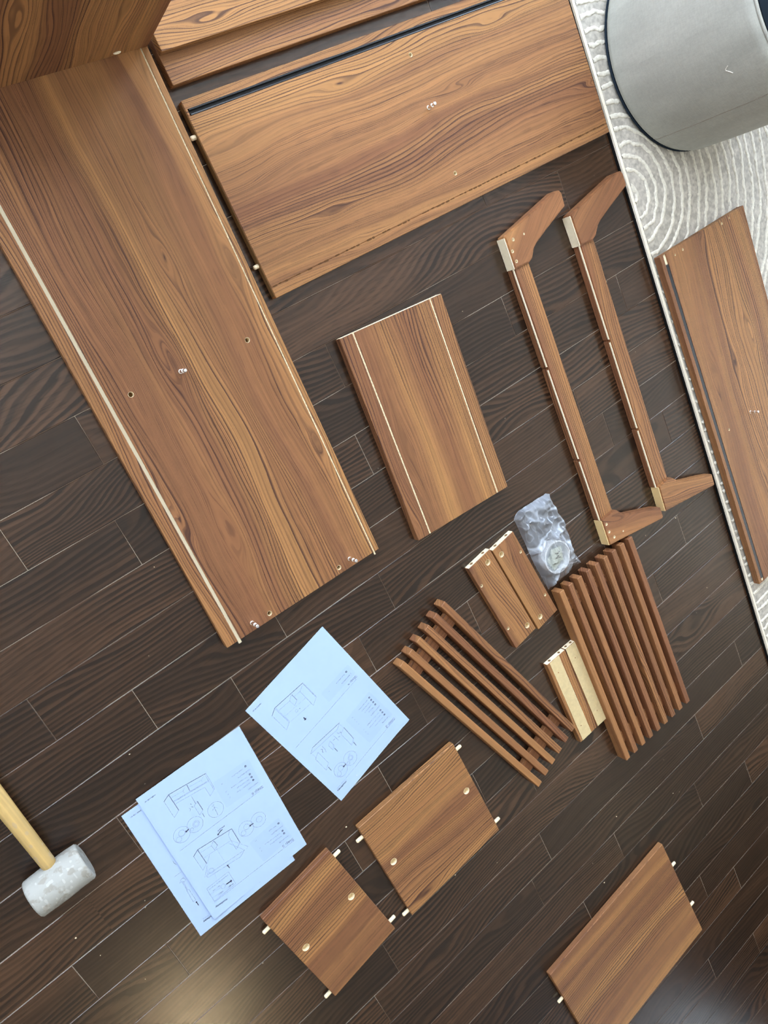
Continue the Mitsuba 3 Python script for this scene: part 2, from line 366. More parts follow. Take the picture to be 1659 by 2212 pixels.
nprng = np.random.default_rng(5)
cx0, cy0 = 1.475, -0.185
for i in range(62):
    r0 = 0.026 + 0.0295 * i
    n = max(40, int(r0 * 2 * math.pi / 0.004))
    th = np.linspace(-math.pi * 0.5 - 0.6, math.pi * 0.5 + 0.6, n)
    P = np.stack([np.cos(th) * r0 / 0.1, np.sin(th) * r0 / 0.1, np.full(n, i * 3.7)], 1)
    wob = (meshkit.fbm(P * 1.0, 3, 3) - .5) * 0.022 + (meshkit.noise(P * 7.0, 9) - .5) * 0.007
    ln = LineString(np.stack([cx0 + (r0 + wob) * np.cos(th), cy0 + (r0 + wob) * np.sin(th)], 1)).intersection(clip)
    for g in getattr(ln, 'geoms', [ln]):
        if g.is_empty or g.length < 0.02: continue
        q = np.asarray(g.coords)
        tg = np.gradient(q, axis=0); tg /= np.linalg.norm(tg, axis=1, keepdims=True) + 1e-9
        nr = np.stack([-tg[:, 1], tg[:, 0]], 1)
        hw = 0.0048 + 0.0038 * (meshkit.noise(np.c_[q * 190, np.full(len(q), i)], 4) - .45)
        hh = 0.0028 + 0.0014 * (meshkit.noise(np.c_[q * 230, np.full(len(q), i + 50)], 6) - .5)
        V = np.concatenate([np.c_[q + nr * (hw * c)[:, None], RT - 0.0004 + hh * s] for c, s in ((-1, 0), (-.75, .7), (0, 1), (.75, .7), (1, 0))])
        m_ = len(q); Fq = []
        for a in range(4):
            for j in range(m_ - 1):
                Fq.append([a * m_ + j, (a + 1) * m_ + j, (a + 1) * m_ + j + 1, a * m_ + j + 1])
        Fq = np.array(Fq)[:, ::-1]
        put('pile_ridge', trimesh.Trimesh(V, np.vstack([Fq[:, [0, 1, 2]], Fq[:, [0, 2, 3]]]), process=False), 'rug_ridge', t, smooth=True)

# ---------------------------------------------------------------- ottoman on the rug
t = thing('ottoman', 'round grey-beige upholstered ottoman with a dark top on the rug', 'ottoman')
OX, OY, OR, OH = 1.742, 0.06, 0.2275, 0.345
def at_o(m): return m.translate([OX, OY, RT + 0.0035])
prof = [(OR - 0.012, 0.004), (OR - 0.004, 0.010), (OR, 0.022), (OR + 0.002, 0.12), (OR + 0.002, 0.25), (OR - 0.001, OH - 0.02), (OR - 0.006, OH - 0.006), (OR - 0.014, OH)]
put('body', at_o(lathe(prof, 120)), 'linen', t, smooth=40)
sa = math.radians(-135.5)
sx, sy = math.cos(sa), math.sin(sa)
put('seam', at_o(tube([((r - 0.0006) * sx, (r - 0.0006) * sy, z) for r, z in prof[1:7]], 0.0012, 8)), 'seam', t)
put('base_welt', at_o(lathe([(OR - 0.02, 0), (OR - 0.006, 0.0005), (OR - 0.0035, 0.003), (OR - 0.006, 0.0060), (OR - 0.02, 0.0065)], 120)), 'navy', t, smooth=40, label='dark welt round the foot')
put('top', at_o(lathe([(OR - 0.018, OH - 0.004), (OR - 0.012, OH + 0.004), (OR - 0.02, OH + 0.014), (OR * 0.5, OH + 0.026), (0.01, OH + 0.03)], 100)), 'navy', t, smooth=40, label='dark navy top')
put('top_piping', at_o(m3.CrossSection.circle(0.0035, 10).translate([OR - 0.011, OH - 0.001]).revolve(110)), 'linen', t, smooth=40)
ta = math.radians(-158)
pts = [((OR + 0.0025) * math.cos(ta + d), (OR + 0.0025) * math.sin(ta + d), z) for d, z in ((-.030, .262), (-.012, .255), (0.0, .254), (0.02, .259), (0.045, .264))]
put('loose_thread', at_o(tube(pts, 0.0008, 6)), 'thread', t)

# ---------------------------------------------------------------- half-built cabinet: long panel lying on the floor, end panel standing on it
t = thing('unfinished_cabinet', 'half-built cabinet of a long grooved walnut panel and an upright end panel', 'cabinet')
al = math.pi / 2 - 0.0281
Lc = (0.3655, -0.0655)
fr = board(t, 'long_panel', *Lc, al, 0.948, 0.3465, 0.0, 0.018, holes=[(0.2559, -0.0722, .0042, .012), (0.478, -0.0798, .0042, .012), (0.4346, -0.5289, .0042, .012), (0.2757, -0.5255, .0042, .012)],
           grooves=[(0.1480, .0031, .0022, -0.480, 0.46, 'raw_groove'), (-0.1615, .0016, .0016, -0.480, 0.46, 'chipboard')])
for x, y in ((0.347, -0.0755), (0.4615, -0.526), (0.2395, -0.521)): cam_bolt(t, x, y, 0.0175, 0.030)
ep = Frame(*fr.pt(0.474 - 0.009, 0.0), al)
e = cbox(0.018, 0.3465, 0.018, 0.56, 0.0008)  # unseen upper part made taller to deepen the shadow on the long panel
m = tm(ep.put(e)); v = np.asarray(m.vertices)
c_, s_ = math.cos(al), math.sin(al)
k = key_for(t + '__end_panel')
scene[k] = mikit.ply(m, 'mat_walnut', uv=np.stack([v[:, 2] + 3.1 + 0.2 * (v[:, 0] * c_ + v[:, 1] * s_), -v[:, 0] * s_ + v[:, 1] * c_ + 5.37], 1))
cx_, cy_ = fr.pt(0.4555, -0.118)
chip_ = trimesh.creation.icosphere(2, 1.0); chip_.vertices *= [.0068, .0022, .0030]; chip_.vertices += [cx_, cy_, .0300]
put('bare_chip', chip_, 'raw_end', t, label='pale chipped spot by the joint')

# ---------------------------------------------------------------- panels at the top of the photo
def long_groove_panel(t, cx, cy, a, L, W, z0, z1, wg, holes, dowels=(), l0=None, l1=None, chip=None, track=True):
    l0 = -L / 2 + 0.004 if l0 is None else l0
    l1 = L / 2 - 0.004 if l1 is None else l1
    m = cbox(L, W, z0, z1, 0.0008) - box(l0, l1, wg - .0055, wg + .0055, z1 - .009, z1 + .01)
    fr = Frame(cx, cy, a)
    for (x, y, r, d) in holes:
        l, w = fr.loc(x, y); m = m - cyl(l, w, z1 - d, z1 + .01, r + .0006)
    if chip: m = m - box(-L / 2, L / 2, chip - .0008, chip + .0008, z1 - .0015, z1 + .01)
    put('panel', fr.put(m), 'walnut', t, grain=a)
    for (x, y, r, d) in holes:
        l, w = fr.loc(x, y)
        hole(fr, l, w, z1, r, d, 'chipboard', t)
    return fr, l0, l1

t = thing('track_panel', 'walnut panel with a black sliding-door track near its edge, lying against the rug', 'panel')
fr, l0, l1 = long_groove_panel(t, 1.0115, 0.1298, 0.0, 0.899, 0.338, 0.0, 0.018, 0.1495, [(1.0262, 0.2432, .0036, .012), (1.0249, 0.0209, .0036, .012)], chip=-0.1495)
trk = [box(l0 + .002, l1, .1495 - .0055, .1495 + .0055, .0092, .0105), m3.Manifold.batch_hull([box(l0 + .002, l1, .1495 - .0054, .1495 - .0018, .0105, .0166), box(l0 + .002, l1, .1495 - .0050, .1495 - .0040, .0105, .0182), box(l0 + .002, l1, .1495 - .0050, .1495 - .0026, .0105, .0177)]), box(l0 + .002, l1, .1495 + .0028, .1495 + .0052, .0105, .0190)]
put('sliding_track', [fr.put(q) for q in trk], 'black_plastic', t, label='black plastic sliding-door track')
cr_ = random.Random(3)
put('chipped_groove', [fr.put(box(x, x + cr_.uniform(.004, .011), -0.1495 - cr_.uniform(.0008, .0022), -0.1495 + cr_.uniform(.0006, .0016), .0174, .01815)) for x in np.arange(-.445, .437, .0125) if cr_.random() < .75], 'chip_dark', t, label='chipped dark line along the edge', kind='stuff')
cam_bolt(t, 1.021, 0.148, 0.0175, 0.024)
put('raw_edge', fr.put(box(-.4503, -.4494, -.165, .165, .002, .016)), 'raw_and_hole_shade', t, label='raw brown edge')
for w in (0.1144, -0.1079):
    pr = [(.0028, -0.012), (.0040, -.011), (.0040, .0085), (.0026, .010)]
    put('dowel', fr.put(lathe(pr, 14).rotate([0, -90, 0]).translate([-.4495, w, .009])), 'dowel_wood', t, smooth=40)

t = thing('wide_board', 'wide walnut panel lying under another panel beyond the track', 'panel')
board(t, 'panel', 1.012, 0.494, 0.0, 0.90, 0.342, 0.0, 0.018)
t = thing('wide_board', 'pale-lit walnut panel stacked on a wider one at the edge of the photo', 'panel')
board(t, 'panel', 1.012, 0.5385, 0.0, 0.90, 0.342, 0.0185, 0.036)

t = thing('track_panel', 'walnut panel with a thin black groove resting on the rug', 'panel')
ar = math.pi / 2 + 0.0010
Rc = (1.6465, -0.804)
fr, l0, l1 = long_groove_panel(t, *Rc, ar, 0.932, 0.333, 0.0150, 0.033, 0.1500, [(1.5645 - .004, -0.3521, .0028, .012), (1.5336 - .003, -0.3534, .0022, .012), (1.7217 - .004, -0.3486, .0028, .012), (1.7534 - .004, -0.3466, .0022, .012), (1.5375, -0.8236, .0028, .012)], l0=-0.4655, l1=0.4655)
put('groove_end', fr.put(box(0.4405, 0.4650, .1500 - .0054, .1500 + .0054, .0242, .0300)), 'raw_end', t, label='pale end of the groove')
put('groove_end', fr.put(box(-0.4650, -0.4560, .1500 - .0054, .1500 + .0054, .0242, .0300)), 'raw_end', t)
put('groove_strip', fr.put(box(-.4555, .4400, .1500 - .0052, .1500 + .0052, .0242, .0322)), 'black_plastic', t, label='black strip in the groove')
cam_bolt(t, 1.632, -0.822, 0.0325, 0.024)
put('edge_strip', fr.put(box(-.4655, .4655, -.1625, -.1610, .0325, .0334)), 'walnut', t, grain=ar)

# ---------------------------------------------------------------- small grooved shelf in the middle
t = thing('grooved_shelf', 'walnut shelf with two pale lengthwise grooves lying on the floor by itself', 'shelf')
ab = 1.5009
fr = board(t, 'panel', 0.7489, -0.3753, ab, 0.4271, 0.247, 0.0, 0.018, grooves=[(0.0925, .0021, .0018, -.2136, .2136, 'chipboard'), (-0.0945, .0021, .0018, -.2136, .2136, 'chipboard')])
put('raw_edge', fr.put(box(.2134, .2141, -.122, .122, .001, .017)), 'raw_end', t, label='pale raw edge')

# ---------------------------------------------------------------- two leg frames
def leg_frame(label, leg1, leg2, holes1, holes2, rail, pad1, pad2, marks):
    t = thing('leg_frame', label, 'leg frame', 'walnut leg frames on the floor')
    for pts, hs, pad, ang, pm in ((leg1, holes1, pad1, 0.55, 'raw_end'), (leg2, holes2, pad2, -0.36, 'raw_end_warm_lit')):  # lower raw end is a yellower copy, warmer light put into its colour
        m = extrude(pts, 0.0, 0.026, 0.0048, 0.004)
        for x, y, r in hs: m = m - cyl(x, y, 0.014, 0.04, r)
        k = put('leg', m, 'walnut_solid', t, grain=ang, smooth=False)
        for x, y, r in hs:
            put('screw_hole', cyl(x, y, 0.0135, 0.0259, r) - cyl(x, y, 0.0145, 0.04, r - .0006), 'raw_end', k)
        (xa, ya), (xb, yb) = pad
        d = np.array([xb - xa, yb - ya]); n = np.array([d[1], -d[0]]) / np.hypot(*d)
        if n[0] > 0: n = -n
        q = [(xa, ya), (xb, yb), (xb + n[0] * .0016, yb + n[1] * .0016), (xa + n[0] * .0016, ya + n[1] * .0016)]
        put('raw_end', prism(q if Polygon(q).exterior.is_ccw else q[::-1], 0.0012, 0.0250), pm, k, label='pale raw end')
    (x0, y0), (x1, y1), w = rail
    a = math.atan2(y1 - y0, x1 - x0)
    fr = Frame((x0 + x1) / 2, (y0 + y1) / 2, a)
    L = math.hypot(x1 - x0, y1 - y0) + 0.004
    m = cbox(L, w, 0.0, 0.0200, 0.0015) - box(-L, L, -w / 2 + .0035, -w / 2 + .0060, .0188, .03)
    for f in (-.13, .24): m = m - cyl(L * f, -w / 2, -.001, .03, 0.0035)
    k = put('rail', fr.put(m), 'walnut_solid', t, grain=a)
    sg = []
    for l0, l1 in ((-.5 * L, -.13 * L - .0037), (-.13 * L + .0037, .24 * L - .0037), (.24 * L + .0037, .5 * L)): sg.append(fr.put(box(l0, l1, -w / 2 - .0002, -w / 2 + .0018, .0170, .0202)))
    put('raw_edge', sg, 'raw_end', k, label='pale raw edge')
    return t

leg_frame('walnut leg frame nearer the grooved shelf, its lower leg touching the slatted door',
          [(1.0774, -0.1299), (1.2447, -0.0962), (1.2605, -0.0990), (1.2643, -0.1067), (1.2623, -0.1338), (1.1943, -0.1579), (1.1544, -0.1734), (1.142, -0.1809), (1.1297, -0.1967), (1.1169, -0.2019), (1.0745, -0.1997)],
          [(1.0557, -0.8031), (1.0954, -0.8010), (1.1077, -0.8064), (1.1160, -0.8165), (1.1240, -0.8270), (1.1378, -0.8336), (1.2134, -0.8651), (1.2313, -0.8727), (1.2404, -0.8801), (1.2396, -0.9060), (1.2345, -0.9084), (1.0521, -0.872)],
          [(1.0965, -0.144, .0036), (1.0842, -0.1645, .0036), (1.0849, -0.1863, .0036), (1.1283, -0.1443, .0022)],
          [(1.0648, -0.8202, .0036), (1.0646, -0.8411, .0036), (1.0735, -0.8610, .0036), (1.1047, -0.8637, .0022)],
          ((1.0970, -0.2000), (1.0775, -0.8030), 0.046), ((1.0770, -0.1335), (1.0745, -0.1990)), ((1.0553, -0.8055), (1.0522, -0.8700)), True)
leg_frame('walnut leg frame nearer the rug, one leg tip reaching the rug edge',
          [(1.2662, -0.1547), (1.4282, -0.1221), (1.4504, -0.1234), (1.4552, -0.1304), (1.4552, -0.1583), (1.382, -0.1845), (1.3482, -0.1977), (1.3348, -0.2055), (1.3206, -0.2216), (1.3064, -0.228), (1.2664, -0.2251)],
          [(1.2552, -0.8292), (1.2928, -0.826), (1.3061, -0.8326), (1.3146, -0.842), (1.3233, -0.851), (1.3429, -0.861), (1.411, -0.8869), (1.4411, -0.9000), (1.4396, -0.9321), (1.2513, -0.8981)],
          [], [], ((1.2910, -0.2250), (1.2745, -0.8290), 0.047), ((1.2660, -0.1580), (1.2662, -0.2245)), ((1.2548, -0.8315), (1.2516, -0.8965)), False)

# ---------------------------------------------------------------- two slatted doors
def slat_door(label, n, x0, y0, dirx, diry, step, L, rails):
    t = thing('slatted_door', label, 'slatted door', 'slatted walnut doors on the floor')
    a = math.atan2(diry, dirx)
    for r0 in rails:
        p0 = np.array([x0, y0]) + np.array([dirx, diry]) * L * r0
        p1 = p0 + np.array(step) * (n - 1)
        fr = Frame(*((p0 + p1) / 2), math.atan2(p1[1] - p0[1], p1[0] - p0[0]))
        put('cross_rail', fr.put(cbox(np.hypot(*(p1 - p0)) + .012, 0.034, 0.0015, 0.0135, .0008)), 'walnut_solid', t, grain=fr.a)
    for i in range(n):
        cx, cy = x0 + step[0] * i + dirx * L / 2, y0 + step[1] * i + diry * L / 2
        put('slat', Frame(cx, cy, a).put(cbox(L, 0.0148, 0.0, 0.030, .0012)), 'walnut_solid', t, grain=a)
    return t

d_ = np.array([0.1660, -0.4779]); d_ /= np.linalg.norm(d_)
slat_door('slatted walnut door of six spaced slats, between the paper sheet and the drilled boards', 6, 0.5936, -0.7223, *d_, (-0.0279, -0.0103), 0.506, (0.095, 0.905))
slat_door('slatted walnut door of nine slats, beside the pale boards', 9, 0.8757, -0.8815, -0.0105, -0.99994, (0.0298, -0.00085), 0.507, (0.10, 0.90))

# ---------------------------------------------------------------- small boards between the doors
for lab, cx, cy, ang, bh, sh in (('small drilled walnut board farther from the plastic bag', 0.7363, -0.8131, 0.1175, [(0.7386, -0.7165), (0.7657, -0.9041)], [(0.7013, -0.7527), (0.718, -0.8786)]),
                                 ('small drilled walnut board next to the plastic bag', 0.8080, -0.8125, 0.1227, [(0.7777, -0.7211), (0.8059, -0.9081)], [(0.8248, -0.7451), (0.8432 - .003, -0.8714)])):
    t = thing('drilled_board', lab, 'board', 'small drilled walnut boards')
    a = ang + math.pi / 2
    fr = board(t, 'board', cx, cy, a, 0.2332, 0.0672, 0.0, 0.015, holes=[(x, y, .0062, .0115) for x, y in bh] + [(x, y, .0030, .010) for x, y in sh])
    put('raw_end', fr.put(box(.1164, .1172, -.0328, .0328, .0008, .0142)), 'raw_end', t, label='cream raw end with peg holes')
    for w in (-.018, .018): put('peg_hole', fr.put(cyl(0, 0, 0, .0012, .0036, seg=16).rotate([0, 90, 0]).translate([.1164, w, .0075])), 'raw_and_hole_shade', t)
for lab, x0, x1, st in (('pale backed board with a walnut stripe, between the slatted doors', 0.7720, 0.8325, (0.8110, 0.8322)), ('narrow pale backed board against the nine-slat door', 0.8335, 0.8672, None)):
    t = thing('backed_board', lab, 'board', 'pale backed boards')
    fr = Frame((x0 + x1) / 2, -1.1405, math.pi / 2)
    W_ = x1 - x0
    put('board', fr.put(cbox(0.2355, W_, 0.0, 0.0145, .0006)), 'walnut', t, grain=math.pi / 2)
    lo = -W_ / 2 + (.0012 if st is None else W_ - (st[0] - x0))
    m = box(-.1172, .1172, lo, W_ / 2 - (.0012 if st is None else .008), .0140, .0150)
    for l in (-.080, .081): m = m - cyl(l, (lo + W_ / 2) / 2, .0, .02, .0016)
    put('backing', fr.put(m), 'mdf', t, label='pale fibreboard backing')
    put('raw_end', fr.put(box(.1174, .1181, -W_ / 2 + .001, W_ / 2 - .001, .0008, .0137)), 'raw_end', t, label='white raw end with peg holes')
    for w in ((-.016, .016) if st else (-.008, .008)): put('peg_hole', fr.put(cyl(0, 0, 0, .0012, .0034, seg=16).rotate([0, 90, 0]).translate([.1174, w, .0075])), 'raw_and_hole_shade', t)

# ---------------------------------------------------------------- three shelf boards with dowels
t = thing('dowelled_shelf', 'walnut shelf board with four dowels, between the single paper sheet and the slatted door', 'shelf', 'shelf boards with dowels')
fr = board(t, 'panel', 0.3513, -1.1503, 0.0197, 0.2640, 0.2644, 0.0, 0.015, holes=[(0.4584, -1.1347, .0072, .012), (0.2446, -1.1438, .0072, .012)],
           dowels=[(0.132, 0.109, 1, 0), (0.132, -0.113, 1, 0), (-0.132, 0.104, -1, 0), (-0.132, -0.120, -1, 0)], hole_mat='raw_end', ch=.0012)
t = thing('dowelled_shelf', 'smaller walnut shelf board with four dowels, beside the two overlapping paper sheets', 'shelf', 'shelf boards with dowels')
board(t, 'panel', 0.0763, -1.1564, 0.1192, 0.1723, 0.266, 0.0, 0.015, holes=[(0.1357, -1.1371, .0072, .012), (0.012, -1.1548, .0072, .012)],
      dowels=[(0.086, 0.108, 1, 0), (0.086, -0.115, 1, 0), (-0.086, 0.103, -1, 0), (-0.086, -0.121, -1, 0)], hole_mat='raw_end', ch=.0012)
t = thing('dowelled_shelf', 'walnut shelf board alone at the bottom of the photo, with round white dowels', 'shelf', 'shelf boards with dowels')
board(t, 'panel', 0.6627, -1.8884, 0.0439, 0.4446, 0.3527, 0.0, 0.015, dowels=[(0.2223, 0.083, 1, 0), (0.2223, -0.080, 1, 0), (-0.2223, 0.080, -1, 0), (-0.2223, -0.080, -1, 0)], ch=.0014)

# ---------------------------------------------------------------- mallet
t = thing('mallet', 'white rubber mallet with a yellow wooden handle lying on the floor', 'mallet')
hp = [(0.0270, -0.0470), (0.0305, -0.0462), (0.0325, -0.0435), (0.0333, -0.02), (0.0336, 0.0), (0.0333, 0.02), (0.0325, 0.0435), (0.0305, 0.0462), (0.0270, 0.0470)]
hm = tm(lathe(hp, 56).refine_to_length(0.005).rotate([0, 90, 0]).translate([-0.2395, -0.694, 0.0335]))
v = np.array(hm.vertices); nv = hm.vertex_normals
v += nv * (0.0016 * (meshkit.fbm(v * 55, 3, 2) - .5))[:, None]
put('head', trimesh.Trimesh(v, hm.faces, process=False), 'rubber', t, smooth=True)
secs = []
for y, rx, rz, z in ((-0.668, .0105, .0095, .0335), (-0.655, .0122, .0108, .0335), (-0.56, .0137, .0118, .0300), (-0.47, .0152, .0128, .0250), (-0.40, .0160, .0132, .0205), (-0.345, .0150, .0120, .0170), (-0.335, .0115, .0090, .0165)):
    secs.append((y, rx, rz, z))
parts = []
for (ya, ax, az, za), (yb, bx, bz, zb) in zip(secs[:-1], secs[1:]):
    A = m3.CrossSection.circle(1, 28).scale((ax, az)).extrude(.0004).rotate([90, 0, 0]).translate([-0.2378, ya, za])
    B = m3.CrossSection.circle(1, 28).scale((bx, bz)).extrude(.0004).rotate([90, 0, 0]).translate([-0.2378, yb, zb])
    parts.append(m3.Manifold.hull(A + B))
put('handle', m3.Manifold.batch_boolean(parts, m3.OpType.Add), 'handle_wood', t, smooth=35)

# ---------------------------------------------------------------- hardware bag with a tub and felt pads inside
bx, by = 0.004, 0.0
t = thing('plastic_tub', 'small round white plastic tub of fittings inside the clear bag', 'tub')
tub = (lathe([(.0345, 0), (.0365, .003), (.0370, .0235), (.0378, .0245), (.0378, .026), (.0362, .026)], 48) - cyl(0, 0, .004, .05, .0345, seg=48)).translate([.9025, -.8065, .0008])
put('tub', tub, 'white_plastic', t, smooth=40)
for lab, x, y, a, z in (('grey-green square pad with dark slots, upper one in the tub', .9075, -.8060, -0.25, .0160), ('grey-green square pad with dark slots, lower one in the tub', .8990, -.8165, 0.30, .0105)):
    t = thing('felt_pad', lab, 'pad', 'pads in the tub')
    fr = Frame(x, y, a)
    put('pad', fr.put(cbox(.032, .034, z, z + .005, .0012)), 'felt_pad', t)
    put('slots', [fr.put(box(q, q + .006, w, w + .0028, z + .0046, z + .0052)) for q, w in ((-.008, .004), (-.002, .002), (.003, .005), (-.006, -.007), (.002, -.008), (-.001, -.004))], 'felt_hole', t, label='dark slots')
t = thing('plastic_bag', 'crumpled clear plastic bag of fittings beside the drilled boards', 'bag')
OUT = [(0.8429, -0.675), (0.8609, -0.666), (0.9487, -0.6718), (0.9575, -0.679), (0.9541, -0.6974), (0.9604, -0.7386), (0.9618, -0.7596), (0.9643, -0.7857), (0.9538, -0.8121), (0.9622, -0.8424), (0.9704, -0.8738), (0.9413, -0.8638), (0.9358, -0.8714), (0.8915, -0.8742), (0.8742, -0.8682), (0.8569, -0.876), (0.8473, -0.7992), (0.8462, -0.75), (0.8453, -0.7203), (0.844, -0.6946)]
bp = affinity.translate(Polygon(OUT), bx + .001, by)
def bag_sheet(top):
    g = 0.0022
    xs = np.arange(.838, .984, g); ys = np.arange(-.885, -.658, g)
    X, Y = np.meshgrid(xs, ys)
    from shapely import contains_xy, distance, points
    ins = contains_xy(bp, X, Y)
    dist = distance(bp.exterior, points(X, Y))
    near = ~ins & (dist < g * 0.75)
    for i, j in np.argwhere(near):
        q = bp.exterior.interpolate(bp.exterior.project(Point(X[i, j], Y[i, j])))
        X[i, j], Y[i, j] = q.x, q.y
    dist[near] = 0; ins = ins | near
    P = np.stack([X.ravel() * 1, Y.ravel() * 1, 0 * X.ravel()], 1)
    cr = np.abs(meshkit.fbm(P * 32, 2, 11) - .5).reshape(X.shape); cr2 = np.abs(meshkit.fbm(P * [70, 28, 1] + 5, 2, 21) - .5).reshape(X.shape)
    bump = np.exp(-((X - .9025) ** 2 + (Y + .8065) ** 2) / .040 ** 2 * .9)
    flat = np.clip(dist / .012, 0, 1)
    if top: Z = .0025 + flat * (.0085 + .026 * np.clip(bump * 1.3, 0, 1)) + (.010 * (.2 - np.clip(cr, 0, .2)) / .2 + .006 * (.2 - np.clip(cr2, 0, .2)) / .2) * np.clip(dist / .006, .15, 1) * (1 - .55 * bump)
    else: Z = np.full_like(X, .0005)
    idx = -np.ones(X.shape, int); V = []; F = []
    idx[ins] = np.arange(ins.sum()); V = np.stack([X[ins], Y[ins], Z[ins]], 1)
    a, b, c, d = idx[:-1, :-1], idx[:-1, 1:], idx[1:, 1:], idx[1:, :-1]
    ok = (a >= 0) & (b >= 0) & (c >= 0) & (d >= 0)
    F = np.concatenate([np.stack([a[ok], b[ok], c[ok]], 1), np.stack([a[ok], c[ok], d[ok]], 1)])
    return trimesh.Trimesh(V, F, process=False)
put('film', bag_sheet(True), 'clear_bag', t, smooth=50)

